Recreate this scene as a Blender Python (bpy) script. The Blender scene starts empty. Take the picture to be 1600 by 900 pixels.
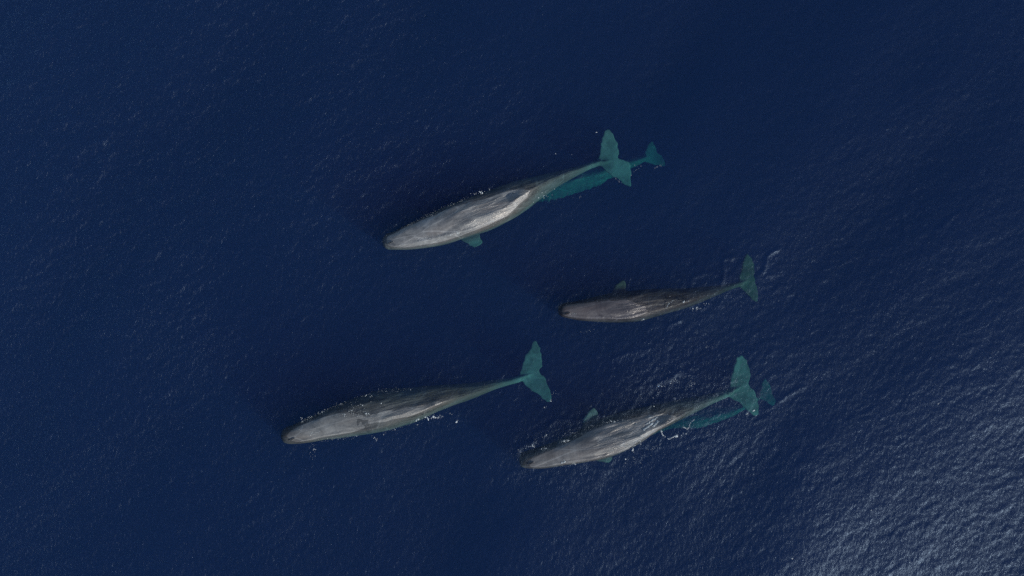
import bpy, bmesh, math, random
import numpy as np
from mathutils import Vector
from mathutils.bvhtree import BVHTree

R = math.radians
S = bpy.context.scene
COL = S.collection

# ------------------------------------------------------------------ camera, sky, sun, exposure
H = 35.0                       # camera height above the sea
PXM = 1600.0 / 44.0            # photograph pixels per metre at the sea surface
cam = bpy.data.cameras.new('camera')
cam.sensor_width = 36.0
cam.lens = 36.0 * H / 44.0
cam.clip_end = 6000.0
camo = bpy.data.objects.new('camera', cam)
camo.location = (0, 0, H)
COL.objects.link(camo)
S.camera = camo

SUN_EL, SUN_AZ = R(30), R(-34)     # azimuth from +x, counter-clockwise: lower right of the picture
sd = Vector((math.cos(SUN_EL) * math.cos(SUN_AZ), math.cos(SUN_EL) * math.sin(SUN_AZ), math.sin(SUN_EL)))
w = bpy.data.worlds.new('World'); S.world = w; w.use_nodes = True
nt = w.node_tree; nt.nodes.clear()
out = nt.nodes.new('ShaderNodeOutputWorld'); bg = nt.nodes.new('ShaderNodeBackground')
sky = nt.nodes.new('ShaderNodeTexSky'); sky.sky_type = 'NISHITA'; sky.sun_disc = False
sky.sun_elevation = SUN_EL
sky.sun_rotation = math.pi / 2 - SUN_AZ
sky.air_density = 1.0; sky.dust_density = 1.0; sky.ozone_density = 1.0
bg.inputs['Strength'].default_value = 0.08
nt.links.new(sky.outputs[0], bg.inputs[0]); nt.links.new(bg.outputs[0], out.inputs[0])

sun = bpy.data.lights.new('sun', 'SUN'); sun.energy = 3.3; sun.angle = R(0.5); sun.color = (1.0, 0.93, 0.82)
suno = bpy.data.objects.new('sun', sun); suno.rotation_euler = sd.to_track_quat('Z', 'Y').to_euler()
suno.location = (20, -20, 40)
COL.objects.link(suno)

S.view_settings.view_transform = 'Standard'
S.view_settings.look = 'None'
S.view_settings.exposure = 0.8
S.view_settings.gamma = 1.0
S.render.engine = 'CYCLES'
S.cycles.use_denoising = False    # little noise is left, and the denoiser would wipe out the fine ripples
S.cycles.volume_bounces = 3
S.cycles.max_bounces = 8
S.cycles.transparent_max_bounces = 12

# ------------------------------------------------------------------ helpers
def px(x, y, z=0.0):
    """a place on the sea in photograph pixels -> metres, at height z"""
    k = (H - z) / H / PXM
    return ((x - 800.0) * k, (450.0 - y) * k)

def tag(o, label=None, cat=None, group=None, kind=None):
    for k, v in (('label', label), ('category', cat), ('group', group), ('kind', kind)):
        if v: o[k] = v
    return o

def mesh_obj(name, verts, faces, mat, parent=None, smooth=True):
    me = bpy.data.meshes.new(name)
    me.from_pydata([tuple(v) for v in verts], [], faces)
    me.update()
    if smooth: me.polygons.foreach_set('use_smooth', [True] * len(me.polygons))
    for m in (mat if isinstance(mat, (list, tuple)) else [mat]):
        me.materials.append(m)
    o = bpy.data.objects.new(name, me); COL.objects.link(o)
    if parent: o.parent = parent
    return o

def new_mat(name):
    m = bpy.data.materials.new(name); m.use_nodes = True
    m.node_tree.nodes.clear()
    return m, m.node_tree

def N(t, typ, **kw):
    n = t.nodes.new(typ)
    for k, v in kw.items():
        if k in n.inputs: n.inputs[k].default_value = v
        else: setattr(n, k, v)
    return n

# ------------------------------------------------------------------ materials
def water_material():
    m, t = new_mat('sea_water')
    o = N(t, 'ShaderNodeOutputMaterial')
    geo = N(t, 'ShaderNodeNewGeometry')
    mp = N(t, 'ShaderNodeMapping'); mp.inputs['Rotation'].default_value = (0, 0, R(28)); mp.inputs['Scale'].default_value = (1.0, 0.62, 1.0)
    t.links.new(geo.outputs['Position'], mp.inputs['Vector'])
    n1 = N(t, 'ShaderNodeTexNoise', Scale=9.0, Detail=6.0, Roughness=0.65, Distortion=0.9)
    t.links.new(mp.outputs[0], n1.inputs['Vector'])
    n2 = N(t, 'ShaderNodeTexNoise', Scale=2.0, Detail=3.0, Roughness=0.5, Distortion=0.4)
    t.links.new(mp.outputs[0], n2.inputs['Vector'])
    att = N(t, 'ShaderNodeAttribute'); att.attribute_name = 'chop'
    b2 = N(t, 'ShaderNodeBump', Strength=1.0, Distance=0.02); t.links.new(n2.outputs['Fac'], b2.inputs['Height'])
    mul = N(t, 'ShaderNodeMath', operation='MULTIPLY'); t.links.new(n1.outputs['Fac'], mul.inputs[0]); t.links.new(att.outputs['Fac'], mul.inputs[1])
    b1 = N(t, 'ShaderNodeBump', Strength=1.0, Distance=0.022)
    t.links.new(mul.outputs[0], b1.inputs['Height']); t.links.new(b2.outputs[0], b1.inputs['Normal'])
    # Schlick reflectance of water, the same from above and from below
    dt = N(t, 'ShaderNodeVectorMath', operation='DOT_PRODUCT'); t.links.new(b1.outputs[0], dt.inputs[0]); t.links.new(geo.outputs['Incoming'], dt.inputs[1])
    def mth(op, a, b_=None):
        n_ = N(t, 'ShaderNodeMath', operation=op)
        for i_, v_ in enumerate((a, b_)):
            if v_ is None: continue
            if isinstance(v_, (int, float)): n_.inputs[i_].default_value = v_
            else: t.links.new(v_, n_.inputs[i_])
        return n_.outputs[0]
    fr = mth('ADD', mth('MULTIPLY', mth('POWER', mth('SUBTRACT', 1.0, mth('ABSOLUTE', dt.outputs['Value'])), 5.0), .98), .021)
    # light is spread and weakened (1/n2) when it leaves the water
    tr = N(t, 'ShaderNodeBsdfTransparent'); tr.inputs['Color'].default_value = (.75, .75, .75, 1)
    gl0 = N(t, 'ShaderNodeBsdfGlossy', Roughness=0.34); t.links.new(b1.outputs[0], gl0.inputs['Normal'])
    gl1 = N(t, 'ShaderNodeBsdfGlossy', Roughness=0.13); t.links.new(b1.outputs[0], gl1.inputs['Normal'])
    glm = N(t, 'ShaderNodeMixShader'); glm.inputs[0].default_value = .12
    for g_ in (gl0, gl1): g_.inputs['Color'].default_value = (.36, .50, .70, 1)
    t.links.new(gl0.outputs[0], glm.inputs[1]); t.links.new(gl1.outputs[0], glm.inputs[2]); gl = glm
    mx = N(t, 'ShaderNodeMixShader')
    t.links.new(fr, mx.inputs[0]); t.links.new(tr.outputs[0], mx.inputs[1]); t.links.new(gl.outputs[0], mx.inputs[2])
    t.links.new(mx.outputs[0], o.inputs['Surface'])
    # clear deep ocean: red is taken first, blue is scattered back
    c = (0.60, 0.235, 0.27); b = (0.0165, 0.0215, 0.081)
    sc = N(t, 'ShaderNodeVolumeScatter', Density=0.1, Anisotropy=-0.14); sc.inputs['Color'].default_value = tuple(v * 10 for v in b) + (1,)
    ab = N(t, 'ShaderNodeVolumeAbsorption', Density=1.0); ab.inputs['Color'].default_value = tuple(1 - (c[i] - b[i]) for i in range(3)) + (1,)
    ad = N(t, 'ShaderNodeAddShader'); t.links.new(sc.outputs[0], ad.inputs[0]); t.links.new(ab.outputs[0], ad.inputs[1])
    t.links.new(ad.outputs[0], o.inputs['Volume'])
    return m

def skin_material(name, dark, light, seed):
    m, t = new_mat(name)
    o = N(t, 'ShaderNodeOutputMaterial')
    tc = N(t, 'ShaderNodeTexCoord')
    off = N(t, 'ShaderNodeVectorMath', operation='ADD'); off.inputs[1].default_value = (seed, seed * .7, 0)
    t.links.new(tc.outputs['Object'], off.inputs[0])
    def stretched(sx, sy, sz=None):
        mp = N(t, 'ShaderNodeMapping'); mp.inputs['Scale'].default_value = (sx, sy, sz or sy)
        t.links.new(off.outputs[0], mp.inputs['Vector']); return mp.outputs[0]
    def noise(v, **kw):
        n = N(t, 'ShaderNodeTexNoise', **kw); t.links.new(v, n.inputs['Vector']); return n.outputs['Fac']
    def ramp(f, a, b):
        r = N(t, 'ShaderNodeMapRange'); r.inputs['From Min'].default_value = a; r.inputs['From Max'].default_value = b
        t.links.new(f, r.inputs['Value']); return r.outputs[0]
    def mix(f, a, b):
        x = N(t, 'ShaderNodeMix', data_type='RGBA')
        if isinstance(f, float): x.inputs[0].default_value = f
        else: t.links.new(f, x.inputs[0])
        for k, v in ((6, a), (7, b)):
            if isinstance(v, tuple): x.inputs[k].default_value = v + (1,)
            else: t.links.new(v, x.inputs[k])
        return x.outputs[2]
    def attr(n_):
        a_ = N(t, 'ShaderNodeAttribute'); a_.attribute_name = n_; return a_.outputs['Fac']
    def mth(op, a, b_=None):
        n_ = N(t, 'ShaderNodeMath', operation=op); n_.use_clamp = True
        for i_, v_ in enumerate((a, b_)):
            if v_ is None: continue
            if isinstance(v_, (int, float)): n_.inputs[i_].default_value = v_
            else: t.links.new(v_, n_.inputs[i_])
        return n_.outputs[0]
    fin = attr('fin'); nofin = mth('SUBTRACT', 1.0, fin)
    folds = mth('MULTIPLY', ramp(attr('along'), .26, .46), nofin)
    blot = ramp(noise(stretched(.6, 1.0), Scale=1.5, Detail=7.0, Roughness=.68, Distortion=.9), .38, .62)
    strk = mth('MULTIPLY', ramp(noise(stretched(.16, 1.6), Scale=3.2, Detail=5.0, Roughness=.65, Distortion=.3), .40, .70), folds)
    brown = ramp(noise(stretched(.3, .9), Scale=1.0, Detail=4.0, Roughness=.55), .42, .62)
    fine = ramp(noise(stretched(.9, 1.3), Scale=11.0, Detail=6.0, Roughness=.75), .3, .75)
    c1 = mix(blot, dark, light)
    c2 = mix(mth('MULTIPLY', brown, .8), c1, (dark[0] * 1.5, dark[1] * 1.22, dark[2] * 1.05))
    # pale patch where the head joins the body
    neck = mth('MULTIPLY', ramp(attr('along'), .15, .21), ramp(attr('along'), .33, .24))
    neck = mth('MULTIPLY', neck, ramp(noise(stretched(1.6, .7), Scale=1.6, Detail=5.0, Roughness=.65), .38, .62))
    c2 = mix(mth('MULTIPLY', neck, .38), c2, tuple(v * 1.5 for v in light))
    c3 = mix(mth('MULTIPLY', strk, .5), c2, tuple(v * 1.5 for v in light))
    c4 = mix(mth('MULTIPLY', fine, .5), c3, tuple(v * .6 for v in dark))
    vor = N(t, 'ShaderNodeTexVoronoi', feature='DISTANCE_TO_EDGE', Scale=.8); t.links.new(stretched(.35, 1.6), vor.inputs['Vector'])
    scr = mth('MULTIPLY', ramp(vor.outputs['Distance'], .02, .0), nofin)
    c5 = mix(mth('MULTIPLY', scr, .35), c4, tuple(v * 1.7 for v in light))
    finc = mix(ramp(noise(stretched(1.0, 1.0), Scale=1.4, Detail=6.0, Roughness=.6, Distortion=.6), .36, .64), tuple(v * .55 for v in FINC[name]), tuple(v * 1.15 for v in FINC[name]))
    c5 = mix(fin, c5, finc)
    bs = N(t, 'ShaderNodeBsdfPrincipled', Roughness=.42)
    # wet skin shines in air and loses its shine under water
    ge = N(t, 'ShaderNodeNewGeometry'); sx = N(t, 'ShaderNodeSeparateXYZ'); t.links.new(ge.outputs['Position'], sx.inputs[0])
    t.links.new(mth('MULTIPLY', ramp(sx.outputs['Z'], -.10, .05), .75), bs.inputs['Specular IOR Level'])
    t.links.new(c5, bs.inputs['Base Color'])
    # prune-like wrinkles running along the flanks
    wr = noise(stretched(.3, 2.2), Scale=2.6, Detail=5.0, Roughness=.6, Distortion=.35)
    bu = N(t, 'ShaderNodeBump', Strength=1.0, Distance=.10); t.links.new(mth('MULTIPLY', wr, folds), bu.inputs['Height'])
    bu2 = N(t, 'ShaderNodeBump', Strength=.35, Distance=.012); t.links.new(mth('MULTIPLY', fine, nofin), bu2.inputs['Height']); t.links.new(bu.outputs[0], bu2.inputs['Normal'])
    t.links.new(bu2.outputs[0], bs.inputs['Normal'])
    rr = N(t, 'ShaderNodeMapRange'); rr.inputs['To Min'].default_value = .30; rr.inputs['To Max'].default_value = .46
    t.links.new(blot, rr.inputs['Value']); t.links.new(rr.outputs[0], bs.inputs['Roughness'])
    t.links.new(bs.outputs[0], o.inputs['Surface'])
    return m

def plain(name, col, rough=.6):
    m, t = new_mat(name)
    o = N(t, 'ShaderNodeOutputMaterial'); bs = N(t, 'ShaderNodeBsdfPrincipled', Roughness=rough)
    n = N(t, 'ShaderNodeTexNoise', Scale=9.0, Detail=3.0)
    r = N(t, 'ShaderNodeMix', data_type='RGBA'); t.links.new(n.outputs['Fac'], r.inputs[0])
    r.inputs[6].default_value = tuple(v * .75 for v in col) + (1,); r.inputs[7].default_value = tuple(min(1, v * 1.15) for v in col) + (1,)
    t.links.new(r.outputs[2], bs.inputs['Base Color']); t.links.new(bs.outputs[0], o.inputs['Surface'])
    return m

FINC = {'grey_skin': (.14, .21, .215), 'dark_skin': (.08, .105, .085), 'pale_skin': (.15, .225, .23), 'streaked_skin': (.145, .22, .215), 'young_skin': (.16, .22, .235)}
M_WATER = water_material()
M_SKIN = {
    'grey': skin_material('grey_skin', (.070, .076, .084), (.172, .185, .197), 0.0),
    'dark': skin_material('dark_skin', (.033, .031, .037), (.078, .078, .09), 31.0),
    'pale': skin_material('pale_skin', (.068, .074, .078), (.145, .157, .165), 57.0),
    'scar': skin_material('streaked_skin', (.056, .062, .070), (.128, .143, .16), 83.0),
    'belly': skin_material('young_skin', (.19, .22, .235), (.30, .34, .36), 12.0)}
M_FOAM = plain('foam_white', (.5, .57, .62), .5)
_t = M_FOAM.node_tree; _b = [n for n in _t.nodes if n.type == 'BSDF_PRINCIPLED'][0]; _b.inputs['Alpha'].default_value = .62
M_HOLE = plain('blowhole_dark', (.03, .03, .033), .5)
M_BED = plain('sea_bed', (.03, .035, .04), .9)

# ------------------------------------------------------------------ sperm whales
def catmull(P, n_per=14):
    P = np.array(P, float)
    Q = np.vstack([2 * P[0] - P[1], P, 2 * P[-1] - P[-2]])
    out_ = []
    for i in range(1, len(Q) - 2):
        for k in range(n_per):
            u = k / n_per
            a, b, c, d = Q[i - 1], Q[i], Q[i + 1], Q[i + 2]
            out_.append(.5 * (2 * b + (c - a) * u + (2 * a - 5 * b + 4 * c - d) * u * u + (3 * b - a - 3 * c + d) * u ** 3))
    out_.append(P[-1])
    return np.array(out_)

def resample(P, t):
    d = np.r_[0, np.cumsum(np.hypot(*np.diff(P, axis=0).T))]; d /= d[-1]
    return np.stack([np.interp(t, d, P[:, i]) for i in range(P.shape[1])], 1)

def ragged(P, amp, seed, step=.05):
    """resample a closed outline finely and nibble its edge a little"""
    rng = np.random.RandomState(seed)
    P = np.array(P + [P[0]], float)
    L = np.hypot(*np.diff(P, axis=0).T).sum()
    n = max(12, int(L / step))
    Q = resample(catmull(P, 8), np.linspace(0, 1, n, endpoint=False))
    T = np.roll(Q, -1, 0) - np.roll(Q, 1, 0); T /= np.linalg.norm(T, axis=1)[:, None] + 1e-9
    nz = rng.randn(n); nz = (nz + np.roll(nz, 1) + np.roll(nz, -1)) / 2
    return Q + np.stack([-T[:, 1], T[:, 0]], 1) * (nz * amp)[:, None]

def plate(bm, outline, zf, th):
    """a fin: the outline given real thickness, thicker inside than at its rim"""
    n = len(outline); c = outline.mean(0)
    up = [bm.verts.new((p[0], p[1], zf(p[0], p[1]) + th / 2)) for p in outline]
    dn = [bm.verts.new((p[0], p[1], zf(p[0], p[1]) - th / 2)) for p in outline]
    for k in range(n):
        j = (k + 1) % n
        bm.faces.new((up[k], dn[k], dn[j], up[j]))
    for loop in (up, dn):
        es = [bm.edges.get((loop[k], loop[(k + 1) % n])) or bm.edges.new((loop[k], loop[(k + 1) % n])) for k in range(n)]
        bmesh.ops.triangle_fill(bm, edges=es, use_beauty=True)

def whale(label, mat, upper, lower, top_keys, z_keys_stock, flukes, fins, shear, ridge, hump, blow, seed, group, zoff=0.0, jag=0.0):
    """upper / lower: the two edges of the back seen from above, snout first, in photograph pixels
       top_keys: (s, height of the back above the sea)"""
    rng = np.random.RandomState(seed)
    zref = lambda s: float(np.interp(s, [k[0] for k in top_keys], [k[1] for k in top_keys]))
    NS, NT = 200, 72
    t = np.linspace(0, 1, NS) ** 1.35
    U = resample(catmull(upper), t); Lo = resample(catmull(lower), t)
    bm = bmesh.new()
    if jag:
        nj = rng.randn(NS); nj = (nj + np.roll(nj, 1)) / 1.4; Lo = Lo + (Lo - U) * (nj * jag)[:, None]
    C = (U + Lo) / 2
    bl = (1 + .16 * np.exp(-((t - .018) / .03) ** 2))[:, None]; U = C + (U - C) * bl; Lo = C + (Lo - C) * bl     # blunt square snout
    Wp = np.hypot(*(U - Lo).T) / 2
    kz = [zref(s) - .55 for s in t]
    Cw = np.array([px(C[i, 0], C[i, 1], kz[i]) for i in range(NS)])
    Uw = np.array([px(U[i, 0], U[i, 1], kz[i]) for i in range(NS)])
    Lw = np.array([px(Lo[i, 0], Lo[i, 1], kz[i]) for i in range(NS)])
    # half height of each section
    hw = Wp * (H / PXM / H)
    hr = np.interp(t, [0, .06, .2, .45, .6, .8, 1], [1.15, 1.15, 1.05, .95, .95, 1.25, 1.7])
    hh = hw * hr
    i0 = int(np.argmin(abs(t - .13))); hf = hh.copy(); hf[:i0] = hh[i0]
    hh[:i0] = hh[i0] * np.clip(1 - (1 - t[:i0] / t[i0]) ** 3, 0, 1) ** .5
    zc = np.array([zref(t[i]) for i in range(NS)]) - hf + zoff - .04
    rings = []
    for i in range(NS):
        s = t[i]; ring = []
        rd = np.interp(s, [k[0] for k in ridge], [k[1] for k in ridge])
        sh = np.interp(s, [k[0] for k in shear], [k[1] for k in shear])
        hump_i = sum(a * math.exp(-((s - c_) / wd) ** 2) for c_, wd, a in hump)
        D = Lw[i] - Cw[i]
        for k in range(NT):
            th = 2 * math.pi * k / NT
            cs, sn = math.cos(th), math.sin(th)
            a = (.80 + 1.0 * rd) if sn > 0 else .9
            b = (.74 + .28 * rd) if sn > 0 else .95
            y = math.copysign(abs(cs) ** a, cs); z = math.copysign(abs(sn) ** b, sn)
            r_ = 1.0
            if .03 < s < .5 and sn > 0:      # raised edge running back from the blowhole
                r_ += .085 * math.exp(-((y - .52 - .05 * math.sin(20 * s)) / .085) ** 2) * min(1, (s - .03) / .04) * min(1, (.5 - s) / .15)
            if s > .22:                       # long lumpy folds of the rear body
                r_ += (.016 + .016 * max(0, cs)) * math.sin(11 * th + 3 * math.sin(14 * s + seed)) * min(1, (s - .22) * 5)
            zz = zc[i] + hh[i] * z * r_ + .013 * max(0, sn) * (math.sin(17 * s + 2.1 * y + seed) * math.sin(29 * s - 3.3 * y) + .7 * math.sin(61 * s + 4 * y + 2 * math.sin(11 * y + seed)) * math.sin(6 * y + 13 * s))
            if sn > 0: zz += hump_i * max(0, 1 - abs(y) * 2.6)
            yy = y * r_ + sh * max(0, z) * 1.0 * (1 - abs(y))
            # soft neck constriction behind the head
            ring.append(bm.verts.new((Cw[i, 0] + D[0] * yy, Cw[i, 1] + D[1] * yy, zz)))
        rings.append(ring)
    for i in range(NS - 1):
        for k in range(NT):
            j = (k + 1) % NT
            bm.faces.new((rings[i][k], rings[i][j], rings[i + 1][j], rings[i + 1][k]))
    bm.faces.new(rings[0][::-1]); bm.faces.new(rings[-1])
    # keel running into the flukes
    endz = zc[-1]
    fc = np.mean(np.array(flukes), 0); e = Cw[-1]
    ends = np.array(px(fc[0], fc[1], endz))
    R0 = 7
    kr = []
    for q in range(R0):
        u = q / (R0 - 1); p = Cw[-8] * (1 - u) + (ends * .85 + e * .15) * u
        dd = (Lw[-8] - Cw[-8]) * (1 - .75 * u); hz = hh[-8] * (1 - .85 * u)
        kr.append([bm.verts.new((p[0] + dd[0] * math.cos(a_), p[1] + dd[1] * math.cos(a_), zc[-8] * (1 - u) + endz * u + hz * math.sin(a_))) for a_ in np.linspace(0, 2 * math.pi, 16, endpoint=False)])
    for q in range(R0 - 1):
        for k in range(16):
            j = (k + 1) % 16
            bm.faces.new((kr[q][k], kr[q][j], kr[q + 1][j], kr[q + 1][k]))
    bm.faces.new(kr[0][::-1]); bm.faces.new(kr[-1])
    FO = ragged([px(a, b, endz) for a, b in flukes], .022, seed)
    zs = z_keys_stock
    plate(bm, FO, lambda x, y: endz + zs[0] * (x - e[0]) + zs[1] * (y - e[1]) , .11)
    for outline, z, tx, ty in fins:
        F = ragged([px(a, b, z) for a, b in outline], .015, seed + 5)
        c0 = F.mean(0)
        plate(bm, F, lambda x, y: z + tx * (x - c0[0]) + ty * (y - c0[1]), .12)
    # flippers not seen from above stay folded under the belly; narrow lower jaw under the head
    ax = (Cw[-1] - Cw[0]); ax /= np.linalg.norm(ax); pe = np.array([ax[1], -ax[0]])
    ii = int(np.argmin(abs(t - .27)))
    for sgn in ((1, -1) if not fins else ((1, -1)[len(fins):] if len(fins) < 2 else ())):
        base = Cw[ii] + pe * sgn * hw[ii] * .45
        ol = [base + ax * a_ + pe * sgn * b_ for a_, b_ in ((-.3, 0), (.1, .18), (.75, .16), (.95, 0), (.6, -.15), (.05, -.2))]
        zb = zc[ii] - hh[ii] * .8
        plate(bm, ragged([tuple(p) for p in ol], .01, seed + 9), lambda x, y: zb - .5 * ((x - base[0]) * ax[0] + (y - base[1]) * ax[1]), .12)
    jr = []
    for q in range(9):
        u = q / 8; k_ = int(np.argmin(abs(t - (.05 + .2 * u)))); rr_ = .07 + .12 * u
        p = Cw[k_]; zz = zc[k_] - hh[k_] * (.98 - .1 * u)
        jr.append([bm.verts.new((p[0] + pe[0] * rr_ * math.cos(a_), p[1] + pe[1] * rr_ * math.cos(a_), zz + rr_ * .8 * math.sin(a_))) for a_ in np.linspace(0, 2 * math.pi, 12, endpoint=False)])
    for q in range(8):
        for k in range(12):
            j = (k + 1) % 12
            bm.faces.new((jr[q][k], jr[q][j], jr[q + 1][j], jr[q + 1][k]))
    bm.faces.new(jr[0][::-1]); bm.faces.new(jr[-1])
    bmesh.ops.recalc_face_normals(bm, faces=bm.faces)
    # local frame: x along the body
    ang = math.atan2(ax[1], ax[0]); org = Vector((Cw[NS // 2][0], Cw[NS // 2][1], float(zc[NS // 2])))
    from mathutils import Matrix
    Mi = (Matrix.Translation(org) @ Matrix.Rotation(ang, 4, 'Z')).inverted()
    bm.transform(Mi)
    me = bpy.data.meshes.new('whale_raw'); bm.to_mesh(me); bm.free()
    tmp = bpy.data.objects.new('whale_raw', me); COL.objects.link(tmp)
    rm = tmp.modifiers.new('r', 'REMESH'); rm.mode = 'VOXEL'; rm.voxel_size = .036
    sm = tmp.modifiers.new('s', 'SMOOTH'); sm.factor = .5; sm.iterations = 4
    dg = bpy.context.evaluated_depsgraph_get()
    body = bpy.data.meshes.new_from_object(tmp.evaluated_get(dg))
    bpy.data.objects.remove(tmp); bpy.data.meshes.remove(me)
    body.name = 'whale'
    body.polygons.foreach_set('use_smooth', [True] * len(body.polygons))
    nvb = len(body.vertices); co = np.empty(nvb * 3, np.float32); body.vertices.foreach_get('co', co); co = co.reshape(-1, 3)
    ca, sa = math.cos(ang), math.sin(ang)
    wx = co[:, 0] * ca - co[:, 1] * sa + org.x; wy = co[:, 0] * sa + co[:, 1] * ca + org.y
    d2 = (wx[:, None] - Cw[None, :, 0]) ** 2 + (wy[:, None] - Cw[None, :, 1]) ** 2
    k_ = d2.argmin(1); dist = np.sqrt(d2[np.arange(nvb), k_]); q_ = dist / (hw[k_] + .03)
    fin = np.clip((q_ - 1.12) / .25, 0, 1); fin = np.maximum(fin, np.clip((t[k_] - .86) / .14, 0, 1) ** 1.3)
    for nm, vals in (('fin', fin), ('along', t[k_])):
        at_ = body.attributes.new(nm, 'FLOAT', 'POINT'); at_.data.foreach_set('value', vals.astype(np.float32))
    body.materials.clear(); body.materials.append(mat)
    o = bpy.data.objects.new('sperm_whale', body); COL.objects.link(o)
    o.location = org; o.rotation_euler = (0, 0, ang)
    tag(o, label, 'whale', group)
    if blow:
        bx_, by_ = px(blow[0], blow[1], 0)
        MW = Matrix.Translation(org) @ Matrix.Rotation(ang, 4, 'Z')
        bv = BVHTree.FromPolygons([MW @ v.co for v in body.vertices], [p.vertices[:] for p in body.polygons])
        vs, fs, mi = [], [], []
        n = 28; a1 = R(blow[2])
        ux, uy = math.cos(a1), math.sin(a1)
        for r_, lift in ((.1, .004), (.55, .008), (1.05, .04), (1.9, .0)):
            for k in range(n):
                th = 2 * math.pi * k / n
                l = .13 * math.cos(th) * (r_ if r_ < 1.2 else r_ * .85); q = .022 * math.sin(th) * r_
                q += .02 * math.sin(l * 14)
                X, Y = bx_ + ux * l - uy * q, by_ + uy * l + ux * q
                hit = bv.ray_cast(Vector((X, Y, 10)), Vector((0, 0, -1)))[0]
                z = (hit.z if hit else 0) + lift - (.03 if r_ > 1.5 else 0)
                vs.append(Mi @ Vector((X, Y, z)))
        for rr_ in range(3):
            for k in range(n):
                j = (k + 1) % n
                fs.append((rr_ * n + k, rr_ * n + j, (rr_ + 1) * n + j, (rr_ + 1) * n + k)); mi.append(1 if rr_ == 0 else 0)
        fs.append(tuple(range(n))); mi.append(1)
        bo = mesh_obj('blowhole', vs, fs, [mat, M_HOLE], o)
        for p, k in zip(bo.data.polygons, mi): p.material_index = k
        bo['label'] = 'dark slit with raised pale rim at the front left of the head'
    return o

G = 'pod of sperm whales swimming left'
outlines = []
# -- whale at the top
u1 = [(599,378),(600,371),(606,365.5),(617.5,361),(636,351),(655,342.5),(692,324),(730,309),(767.5,295.6),(805,282.5),(842,274),(880,266.5),(913,258),(937,250.5)]
l1 = [(599,378),(600,384),(608,389),(636,390),(665,387),(692,382),(718,374),(745,365),(767.5,357.5),(796,344),(824,326),(851,306),(882,286),(921,266),(940,259)]
f1 = [(948.5,202),(944,208),(939,223),(936.5,238),(934,253),(944,264),(955,273),(968,281),(977,288),(986,291),(987,284),(986,268),(984,255),(975,250),(966,246.5),(967,234),(962,220),(955,207)]
outlines += [u1, l1]
whale('largest pale grey whale, topmost of the pod, short teal flipper below it', M_SKIN['grey'], u1, l1,
      [(0,.10),(.05,.15),(.12,.21),(.2,.24),(.35,.30),(.5,.27),(.6,.2),(.66,.08),(.72,-.16),(.85,-.42),(1,-.75)], (-.05, .10), f1,
      [([(722,360),(718.8,370),(722,376),(730,380),(737,385),(743,386.6),(752.5,380),(750.6,370.6),(745,362)], -.95, 0, .25)],
      [(0,.1),(.3,.2),(.5,.36),(.6,.24),(.68,.05),(.8,-.1),(1,0)], [(0,0),(.42,.1),(.55,.55),(.64,1.0),(1,.6)],
      [(.50,.12,.05),(.615,.035,.16),(.70,.018,.04),(.76,.018,.03)], (610,379.5,12), 11, G)
# -- whale in the middle right
u2 = [(872,485),(873,480),(877,476),(884,473),(905,469.5),(927.5,464),(950,459),(972.5,456),(1006,452.6),(1040,451),(1067,450.5),(1098,448),(1129,444.5),(1157,439)]
l2 = [(872,485),(873,490),(878,494),(887,497),(905,500.4),(939,503.2),(972.5,503.8),(1006,500),(1043,489.6),(1067,482.5),(1090,474),(1113,464),(1137,453.5),(1157,446.5)]
f2 = [(1167,395),(1161.5,406),(1157,422),(1153.7,437),(1157,448.4),(1166,457.8),(1175.5,467),(1184,472),(1184.5,462),(1184,454),(1181,442),(1178.6,430),(1179,418),(1176,408)]
outlines += [u2, l2]
whale('dark brown slender whale alone at middle right, dull green fluke', M_SKIN['dark'], u2, l2,
      [(0,.04),(.05,.11),(.12,.12),(.25,.13),(.4,.12),(.5,.08),(.6,.05),(.68,.0),(.74,-.1),(.85,-.3),(1,-.8)], (-.1, .03), f2,
      [([(955,460),(961,448),(968,441),(974.7,437),(978,442.5),(977.5,452),(974,460)], -.45, 0, -.25)],
      [(0,.1),(.3,.3),(.6,.48),(.8,.15),(1,0)], [(0,0),(.4,.1),(.55,.6),(.7,.95),(1,.6)],
      [(.69,.022,.08),(.75,.015,.03)], (886,490,8), 22, G)
# -- whale at the lower left
u3 = [(441,684),(441,677),(445.5,670),(461,662.4),(476.6,654.6),(492,648.4),(515.5,637.5),(539,628),(562,620.4),(585.5,612.5),(609,608.5),(640,607),(665.6,603.6),(701,601),(736.7,598),(772,593),(813,587.5)]
l3 = [(441,684),(443,688),(448,691),(461,692.8),(484.4,691),(507.8,687),(531,685),(554.4,681.5),(577.7,678.5),(601,675),(624.4,668),(656.7,656.5),(683,644),(710,633),(736.7,623),(763,612),(781,605),(813,595.5)]
f3 = [(836,532.4),(831,538),(827.4,546.7),(820,558),(815.8,573.3),(811.4,589),(816.7,597),(823.8,604),(834.5,612.5),(847,621.4),(855,628.5),(861,626),(860.5,611),(855.8,601.8),(850.5,588),(842,579.6),(847,573),(846,562),(844,549),(840.7,536)]
outlines += [u3, l3]
whale('leftmost whale, back nearly awash, long teal fluke, no flipper showing', M_SKIN['pale'], u3, l3,
      [(0,.04),(.04,.10),(.1,.14),(.2,.15),(.26,.15),(.34,.13),(.45,.12),(.53,.12),(.63,.10),(.7,.0),(.74,-.12),(.85,-.3),(1,-.7)], (-.05, .03), f3,
      [], [(0,.1),(.2,.15),(.4,.3),(.6,.4),(.7,.28),(.9,.05),(1,0)], [(0,0),(.38,.1),(.5,.5),(.62,.95),(1,.6)],
      [(.52,.10,.10),(.655,.025,.12),(.72,.015,.03),(.77,.015,.03)], (457,686,14), 33, G)
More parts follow.
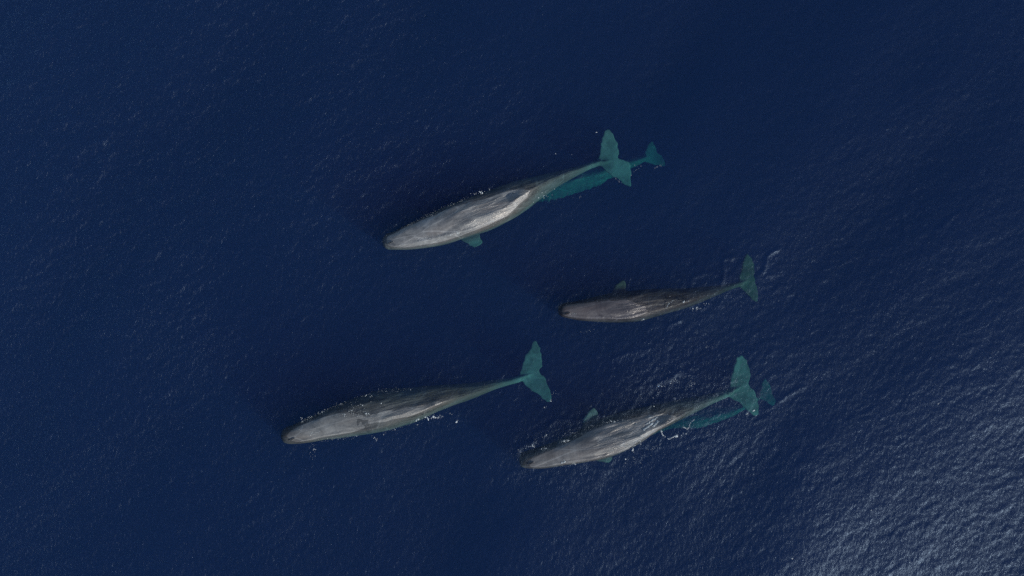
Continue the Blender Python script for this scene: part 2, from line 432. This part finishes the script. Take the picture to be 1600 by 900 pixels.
# -- whale at the lower right
u4 = [(812,716),(813,711),(820,706.5),(836,701),(857.8,694),(875,687.5),(894,680),(915.6,668),(944.4,655),(973,645),(1002,638),(1015.6,635),(1051,627),(1086.7,619),(1122.3,611),(1142,605)]
l4 = [(812,716),(812,723),(816,728),(829,731),(850.6,731),(872,728),(894,725),(915.6,722),(937.2,718.2),(959,712.4),(980.6,703.8),(1002,692),(1015.6,682),(1033.4,671),(1060,657),(1086.7,643),(1113.4,629),(1142,616)]
f4 = [(1156,554.2),(1150.7,559.6),(1147.2,570),(1142.7,586),(1140,602),(1138,616),(1147,624.5),(1159.6,634.3),(1172,645),(1183,650.5),(1185.8,640),(1182.7,622),(1177.4,609.4),(1169.4,600.5),(1172,590),(1170.3,575.6),(1165,561.3)]
outlines += [u4, l4]
whale('lower right whale with white streaks across its back and creamy lit flank', M_SKIN['scar'], u4, l4,
      [(0,.10),(.05,.15),(.12,.18),(.2,.2),(.35,.28),(.5,.26),(.6,.22),(.68,.14),(.73,.0),(.8,-.2),(1,-.7)], (-.05, .03), f4,
      [([(908,672),(911,660),(914,651.8),(921.3,641.7),(927,636.6),(933,643),(935.5,652),(935,664)], -.38, 0, -.15),
       ([(928,714),(931.4,719.7),(941.6,722),(950.2,722.5),(956,719),(953,712)], -.7, 0, .2)],
      [(0,.1),(.3,.3),(.5,.4),(.7,.5),(.85,.1),(1,0)], [(0,0),(.42,.1),(.55,.5),(.68,.95),(1,.6)],
      [(.52,.14,.12),(.69,.03,.16),(.76,.018,.03)], (829,723,18), 44, G)
# -- two deeper whales under the first and the fourth
u5 = [(690,345),(693,338),(705,331),(740,317),(780,299),(830,279),(880,268),(920,262),(950,256),(985,249),(1008,243)]
l5 = [(690,345),(693,352),(705,356),(740,352),(780,340),(830,318),(866.7,311),(890,305),(910,298),(936.6,289),(954,279.5),(988,263),(1010,252)]
f5 = [(1019,222),(1012,226),(1008,236),(1005,248),(1010,253),(1022,257),(1033,258),(1040,257),(1039,251),(1033,243),(1027,238),(1024,229)]
whale('deep turquoise whale mostly hidden beneath the topmost whale', M_SKIN['belly'], u5, l5,
      [(0,-3.0),(.2,-2.8),(.5,-2.4),(.8,-2.1),(1,-2.1)], (-.1, .2), f5,
      [], [(0,0),(1,0)], [(0,0),(.5,.3),(.65,.8),(1,.6)], [(.66,.03,.1)], None, 55, G, jag=.022)
u6 = [(955,684),(957,678),(966,672),(990,662),(1020,652),(1050,646),(1080,641),(1108,637),(1135,634),(1160,627),(1184,612)]
l6 = [(955,684),(957,690),(966,693),(990,688),(1020,677),(1050,668),(1070,667),(1085,668),(1104.5,664),(1122,657),(1140,650),(1158,640),(1186,621)]
f6 = [(1195,590),(1189.8,597),(1186,609),(1184,618),(1190,623),(1199,629),(1209.4,635),(1212,630),(1209,618),(1205.8,610),(1202,600)]
whale('small deep turquoise whale mostly hidden beneath the white-streaked whale', M_SKIN['belly'], u6, l6,
      [(0,-3.4),(.3,-3.1),(.55,-2.5),(.8,-2.2),(1,-2.0)], (-.1, .1), f6,
      [], [(0,0),(1,0)], [(0,0),(.5,.3),(.65,.8),(1,.6)], [(.66,.03,.08)], None, 66, G, jag=.022)

# ------------------------------------------------------------------ the sea: one closed body of water with a wavy top
def smoothstep(a, b, x):
    u = np.clip((x - a) / (b - a), 0, 1); return u * u * (3 - 2 * u)

def seg_dist(X, Y, P):
    d = np.full(X.shape, 1e9)
    for (x0, y0), (x1, y1) in zip(P[:-1], P[1:]):
        vx, vy = x1 - x0, y1 - y0; L2 = vx * vx + vy * vy + 1e-12
        u = np.clip(((X - x0) * vx + (Y - y0) * vy) / L2, 0, 1)
        d = np.minimum(d, np.hypot(X - x0 - u * vx, Y - y0 - u * vy))
    return d

TILE, NF = 64.0, 1024
rng = np.random.RandomState(5)
kx = np.fft.fftfreq(NF, TILE / NF) * 2 * np.pi
KX, KY = np.meshgrid(kx, kx, indexing='ij'); K = np.hypot(KX, KY) + 1e-9
def field(lo, hi, power, direction, spread, rms_slope=None, rms=None):
    A = np.where((K > 2 * np.pi / hi) & (K < 2 * np.pi / lo), K ** (-power), 0)
    cosd = (KX * math.cos(direction) + KY * math.sin(direction)) / K
    A = A * (spread + (1 - spread) * np.abs(cosd) ** 3)
    h = np.fft.ifft2(A * (rng.randn(NF, NF) + 1j * rng.randn(NF, NF))).real
    if rms_slope:
        g = np.gradient(h, TILE / NF); s_ = math.sqrt((g[0] ** 2 + g[1] ** 2).mean()); return h * rms_slope / s_
    return h / h.std() * rms
big = field(2.5, 14, 2.6, R(-35), .25, rms_slope=.038)
mid = field(.4, 1.4, 1.8, R(-60), .3, rms_slope=.030)
small = field(.16, .5, 1.5, R(-60), .45, rms_slope=.05)
patch = field(5, 30, 1.5, 0, 1, rms=1.0)
def samp(F, X, Y):
    i = np.round(X / TILE * NF).astype(int) % NF; j = np.round(Y / TILE * NF).astype(int) % NF
    return F[i, j]

def axis(half, step, far):
    c = np.arange(-half, half + step / 2, step)
    o_, s_ = [], step
    x = half
    while x < far:
        s_ *= 1.25; x += s_; o_.append(x)
    return np.r_[-np.array(o_[::-1]), c, np.array(o_)]
ax_ = axis(26.0, TILE / NF, 2500.0); ay_ = axis(16.0, TILE / NF, 2500.0)
X, Y = np.meshgrid(ax_, ay_, indexing='ij')
fade = (1 - smoothstep(24, 27, abs(X))) * (1 - smoothstep(14, 17, abs(Y)))
# breeze patches: rougher to the lower right, slick in the left and middle
u = (X * .88 - Y * .48) / 22.0
env = .5 + .45 * smoothstep(-.25, .75, u + .10 * samp(patch, X, Y))
env += (1.25 * smoothstep(-.3, .6, -u) + .9 * smoothstep(.35, .9, -u)) * (.95 + .25 * np.clip(samp(patch, X, Y), -1, 1))
# the whales stir the water around them
stir = np.zeros_like(X)
inner = (abs(X) < 24) & (abs(Y) < 14)
for U_, L_, amt in ((u1, l1, .25), (u2, l2, .4), (u3, l3, .3), (u4, l4, .6)):
    for E_ in (U_, L_):
        P = [px(*p) for p in E_[::2]]
        d = seg_dist(X[inner], Y[inner], P)
        stir[inner] = np.maximum(stir[inner], amt * np.exp(-(d / 1.1) ** 2))
wake = [((1020, 590), 2.3, .8), ((1080, 520), 2.2, .35), ((960, 740), 1.6, .35), ((1100, 690), 2.0, .5), ((1180, 430), 2.0, .3)]
for (cx, cy), rad, amt in wake:
    a_, b_ = px(cx, cy); stir = np.maximum(stir, amt * np.exp(-((X - a_) ** 2 + (Y - b_) ** 2) / rad ** 2))
Z = samp(big, X, Y) * 1.0 + samp(mid, X, Y) * (env * 1.1 + stir * .4) + samp(small, X, Y) * (env * 1.0 + stir * 1.3)
Z = Z * fade
crests = [  # thin travelling wavelets left by the flukes and snouts
    ([(1128,441),(1130,425),(1129,409),(1134,404),(1143,403)], .035), ([(1193,424),(1197,412),(1199,402),(1207,394),(1215,390)], .035),
    ([(868,492),(867,482),(871,474),(880,468)], .02), ([(863,498),(861,482),(866,470),(876,462)], .015),
    ([(1041,512),(1050,506),(1060,502)], .035), ([(1078,450),(1082,434),(1098,428)], .02),
    ([(598,362),(612,352),(630,344)], .012), ([(1500,330),(1480,345),(1462,360)], .02),
    ([(858,664),(870,656),(888,655)], .03), ([(808,708),(812,700),(822,694),(834,689)], .03),
    ([(531,640),(536,648),(534,656),(541,662)], .018), ([(543,634),(549,640),(546,648)], .016), ([(552,650),(560,646),(570,648),(573,640)], .018),
    ([(540,668),(547,664),(556,668),(560,662)], .02), ([(560,655),(571,658),(580,652)], .018), ([(566,632),(575,636),(573,646)], .016), ([(584,640),(590,650),(588,660)], .014),
    ([(1412,330),(1413,350),(1415,372)], .02), ([(1200,640),(1225,622),(1255,605)], .02),
    ([(1025,602),(1045,590),(1062,580)], .03), ([(905,722),(925,730),(950,736)], .02), ([(960,560),(985,550),(1010,546)], .02)]
for P, a_ in crests:
    Pw = [px(*p) for p in P]
    xs = [p[0] for p in Pw]; ys = [p[1] for p in Pw]
    m_ = (X > min(xs) - .6) & (X < max(xs) + .6) & (Y > min(ys) - .6) & (Y < max(ys) + .6)
    Pc = catmull(Pw, 5)
    Z[m_] += a_ * np.exp(-(seg_dist(X[m_], Y[m_], Pc) / .085) ** 2)
nx, ny = X.shape
top = np.stack([X.ravel(), Y.ravel(), Z.ravel()], 1)
ids = np.arange(nx * ny).reshape(nx, ny)
quads = np.stack([ids[:-1, :-1].ravel(), ids[1:, :-1].ravel(), ids[1:, 1:].ravel(), ids[:-1, 1:].ravel()], 1)
rim = np.r_[ids[:, 0], ids[-1, 1:], ids[-2::-1, -1], ids[0, -2:0:-1]]
nr = len(rim); DEEP = -60.0
bot = top[rim].copy(); bot[:, 2] = DEEP
base = nx * ny
rj = np.roll(np.arange(nr), -1)
side = np.stack([rim[rj], rim, base + np.arange(nr), base + rj], 1)
nv = base + nr
me = bpy.data.meshes.new('water')
nq = len(quads) + len(side)
me.vertices.add(nv); me.vertices.foreach_set('co', np.vstack([top, bot]).ravel())
loops = np.r_[quads.ravel(), side.ravel(), base + np.arange(nr)[::-1]]
me.loops.add(len(loops)); me.loops.foreach_set('vertex_index', loops.astype(np.int32))
me.polygons.add(nq + 1)
me.polygons.foreach_set('loop_start', np.r_[np.arange(nq) * 4, nq * 4].astype(np.int32))
me.update(calc_edges=True)
sm_ = np.ones(nq + 1, bool); sm_[len(quads):] = False
me.polygons.foreach_set('use_smooth', sm_)
at = me.attributes.new('chop', 'FLOAT', 'POINT')
cv = np.zeros(nv); cv[:base] = (np.clip(env, 0, 2.0) * .9 + stir * .8 + .1).ravel()
at.data.foreach_set('value', cv.astype(np.float32))
me.materials.append(M_WATER)
sea = bpy.data.objects.new('water', me); COL.objects.link(sea)
tag(sea, 'deep navy blue open sea with small ripples', 'sea', kind='structure')
bed = mesh_obj('sea_bed', [(-2700, -2700, DEEP - .5), (2700, -2700, DEEP - .5), (2700, 2700, DEEP - .5), (-2700, 2700, DEEP - .5)], [(0, 1, 2, 3)], M_BED, smooth=False)
tag(bed, kind='structure')

def sea_z(x, y):
    i = int(np.clip(np.searchsorted(ax_, x), 0, nx - 1)); j = int(np.clip(np.searchsorted(ay_, y), 0, ny - 1))
    return float(Z[i, j])

# ------------------------------------------------------------------ foam flecks and bubbles
whales = [o for o in COL.objects if o.name.startswith('sperm_whale')]
from mathutils import Matrix
BV = []
for o in whales:
    MW = Matrix.Translation(o.location) @ Matrix.Rotation(o.rotation_euler.z, 4, 'Z')
    BV.append(BVHTree.FromPolygons([MW @ v.co for v in o.data.vertices], [p.vertices[:] for p in o.data.polygons]))
def ground_z(x, y):
    z = sea_z(x, y)
    for b in BV:
        h_ = b.ray_cast(Vector((x, y, 10)), Vector((0, 0, -1)))[0]
        if h_ and h_.z > z: z = h_.z
    return z
def foam(label, items, seed):
    """items: (polyline in photograph pixels, spread in px, count, fleck size in metres)"""
    rnd = random.Random(seed); vs, fs = [], []
    def blob(x, y, r, el, an):
        z = ground_z(x, y); b0 = len(vs); n = 7
        for lvl, (q, zz) in enumerate(((1.0, -.01), (.75, .012), (.0, .024))):
            if q == 0: vs.append((x, y, z + zz)); break
            for k in range(n):
                a = 2 * math.pi * k / n; jr_ = r * q * rnd.uniform(.7, 1.25)
                lx, ly = math.cos(a) * jr_ * el, math.sin(a) * jr_
                vs.append((x + lx * math.cos(an) - ly * math.sin(an), y + lx * math.sin(an) + ly * math.cos(an), z + zz))
        for k in range(n):
            j = (k + 1) % n
            fs.append((b0 + k, b0 + j, b0 + n + j, b0 + n + k)); fs.append((b0 + n + k, b0 + n + j, b0 + 2 * n))
    for P, spread, count, size in items:
        Pc = catmull(P, 10) if len(P) > 1 else np.array(P, float)
        for _ in range(int(count * 2.2) if count > 2 else count):
            i = rnd.randrange(len(Pc)); x_, y_ = Pc[i]
            d = Pc[min(i + 1, len(Pc) - 1)] - Pc[max(i - 1, 0)] if len(Pc) > 1 else (1, 0)
            an = math.atan2(-d[1], d[0]) + rnd.gauss(0, .4)
            X_, Y_ = px(x_ + rnd.gauss(0, spread), y_ + rnd.gauss(0, spread))
            r = size * .36 * math.exp(rnd.gauss(-.2, .55))
            blob(X_, Y_, r, rnd.uniform(1.0, 2.4) if spread < 1.2 else rnd.uniform(.9, 1.6), an)
    return tag(mesh_obj('foam', vs, fs, M_FOAM), label, 'foam', None, 'stuff')
foam('white foam flecks along both flanks of the topmost whale', [
    ([(750,300),(754,301)], 1.6, 8, .032), ([(746,301),(735,304)], 1.2, 5, .02), ([(765,296)], 1.0, 2, .02), ([(672,336),(680,337)], 1.2, 5, .016),
    ([(762,346),(772,345),(785,341)], 2.6, 45, .018), ([(715,366),(722,370)], 1.4, 10, .024), ([(660,372),(690,369),(702,368)], 1.0, 16, .014),
    ([(625,358),(655,343),(692,325),(730,310)], 1.3, 60, .012), ([(640,377),(670,373),(700,368),(735,358)], 1.0, 60, .012),
    ([(848,304),(856,302)], 4, 7, .03), ([(832,312),(860,296)], 3, 5, .022)], 1)
foam('scattered white specks of foam around the uppermost fluke', [
    ([(932,206)], .3, 1, .024), ([(868,240)], .3, 1, .02), ([(893,242)], .3, 1, .018), ([(942,276)], .3, 1, .03), ([(867,295)], .3, 1, .024),
    ([(960,278),(970,286)], 1.2, 5, .02), ([(905,309),(908,306)], 1, 3, .02), ([(983,272),(1000,259)], 3, 7, .018), ([(1022,262),(1035,258)], .8, 8, .016)], 2)
foam('white foam flecks and small splash beside the dark middle whale', [
    ([(1078,480),(1084,484),(1092,481),(1104,475)], 2.0, 20, .028), ([(1040,482),(1044,475),(1052,469)], .6, 16, .022), ([(1004,499)], 1, 3, .035),
    ([(1066,472),(1076,470)], .5, 7, .02), ([(927,516),(907,519)], 1, 4, .022), ([(884,491),(900,490)], .7, 6, .015), ([(1046,463)], .5, 2, .02)], 3)
foam('white bubbles and flecks over the back of the leftmost whale', [
    ([(467,671)], .5, 2, .04), ([(470,653),(472,660)], 1.2, 6, .024), ([(477,655)], .7, 2, .025), ([(535,646),(541,652)], 1.2, 7, .026),
    ([(546,644),(552,638)], 1.2, 6, .02), ([(580,619)], 1, 3, .035), ([(579,628)], .6, 2, .03), ([(596,630)], .5, 2, .03), ([(577,652),(572,645)], 1.5, 6, .026),
    ([(583,671)], .5, 2, .03), ([(583,681),(590,687)], 1, 8, .026), ([(500,674),(488,678)], 1.6, 12, .018), ([(487,695),(492,703),(486,712)], 3, 13, .018),
    ([(548,638),(562,630)], 4, 9, .02)], 4)
foam('thin wash of tiny bubbles hugging both flanks of the leftmost whale', [
    ([(470,660),(492,649),(515,638),(540,629)], 1.3, 60, .014), ([(560,622),(590,612),(640,608)], 1.8, 40, .012),
    ([(500,688),(530,685),(560,680)], 1.4, 40, .012), ([(600,675),(640,661),(680,645)], 1.8, 45, .014), ([(548,640),(556,650),(566,640),(576,652)], 2.2, 50, .014)], 14)
foam('line of white foam flecks on blue water below the leftmost whale', [
    ([(649,656),(655,654)], 1.0, 6, .034), ([(663,650),(668,653),(670,656)], .8, 9, .035), ([(673,653),(684,652),(691,651)], 1.2, 15, .032),
    ([(703,645),(706,648)], .8, 4, .034), ([(713,658),(716,656)], .8, 3, .03), ([(652,663)], .6, 2, .028), ([(700,666)], .5, 1, .02), ([(630,676)], .6, 2, .02)], 5)
foam('few white specks at the lower tip of the long teal fluke', [
    ([(857,627),(861,626)], .8, 3, .032), ([(852,634),(854,637)], 1.4, 4, .026), ([(814,641)], .5, 1, .025), ([(862,617),(870,615)], 2, 4, .018)], 6)
foam('white splashes and foam along the upper flank of the lower right whale', [
    ([(808,706),(812,702)], 2, 6, .02), ([(822,700),(830,696),(835,698)], 1.0, 16, .024), ([(850,684),(855,678)], 1.2, 10, .026), ([(876,690),(884,688),(890,686)], 1.2, 22, .026),
    ([(878,680),(890,676),(902,674)], 2.0, 20, .018), ([(919,667),(926,665)], 1.0, 6, .02), ([(942,662),(955,659),(966,659)], 1.4, 28, .020), ([(973,659),(985,657),(994,661)], 1.8, 12, .02),
    ([(846,700),(856,701)], 1.6, 9, .022), ([(840,684),(836,690)], 1.4, 7, .018)], 7)
foam('white foam churned at the lower flank of the lower right whale', [
    ([(877,723),(882,718)], 1.6, 22, .024), ([(894,724),(899,723)], 1.4, 16, .026), ([(870,727),(905,720)], 1.8, 18, .014),
    ([(988,696),(989,702),(990,707)], .6, 14, .026), ([(999,688),(1001,694)], .6, 9, .026), ([(985,700),(994,696)], .8, 10, .018)], 8)
foam('thin bright arcs of splashed foam trailing behind the lower right whale', [
    ([(1033,673),(1036,680),(1045,686),(1053,683),(1058,681)], .5, 44, .026), ([(1066,667),(1075,670),(1078,663),(1084,656)], .5, 40, .026),
    ([(1072,677),(1056,682)], 1.2, 5, .03), ([(1018,702),(1026,698),(1033,693)], 1.4, 18, .02), ([(993,708),(998,719),(982,721),(1000,725)], 4.5, 24, .022),
    ([(1010,705),(1005,712)], 5, 10, .018), ([(1101,679),(1110,672),(1120,664)], 3.0, 13, .022), ([(1178,642)], .4, 2, .035), ([(1167,647)], .6, 3, .035), ([(1111,650)], .5, 1, .03)], 9)
foam('white bubbles scattered on the rough water above the lower right whale', [
    ([(1048,595),(1056,594),(1060,597)], 2.0, 15, .022), ([(1034,603),(1037,604)], 1.4, 8, .026), ([(1028,611),(1034,613)], 2, 6, .022), ([(1071,608),(1078,602),(1086,598)], 1.8, 22, .024),
    ([(1070,590),(1078,588)], 1.4, 6, .024), ([(1000,618)], 1.4, 4, .024), ([(1052,623),(1056,622)], 1, 5, .025), ([(978,633)], .5, 1, .03), ([(1022,635)], .6, 1, .03),
    ([(1021,622)], .5, 1, .025), ([(1103,543),(1112,541)], 1.0, 7, .02), ([(1000,605),(1090,595)], 9, 22, .012)], 10)
foam('short white streaks on the back of the lower right whale', [  # white flecks strung into short streaks across the back
    ([(1003,671),(1012,665),(1019,661)], .45, 55, .03), ([(1009,662),(1018,657),(1027,652)], .5, 50, .03), ([(1020,665),(1028,658)], .6, 40, .03),
    ([(1011,653),(1024,650)], .3, 22, .018)], 11)
foam('few lone white specks on the open sea to the right', [
    ([(1465,630)], .4, 2, .028), ([(1521,796),(1517,803)], 1.5, 9, .02), ([(1509,827),(1514,826)], 1.2, 7, .02), ([(1327,787)], .4, 2, .022),
    ([(1360,797)], .6, 3, .022), ([(1496,721)], .8, 3, .018), ([(1370,875)], 1.5, 5, .02), ([(1236,870)], .8, 3, .02), ([(1286,562)], .5, 1, .022)], 12)
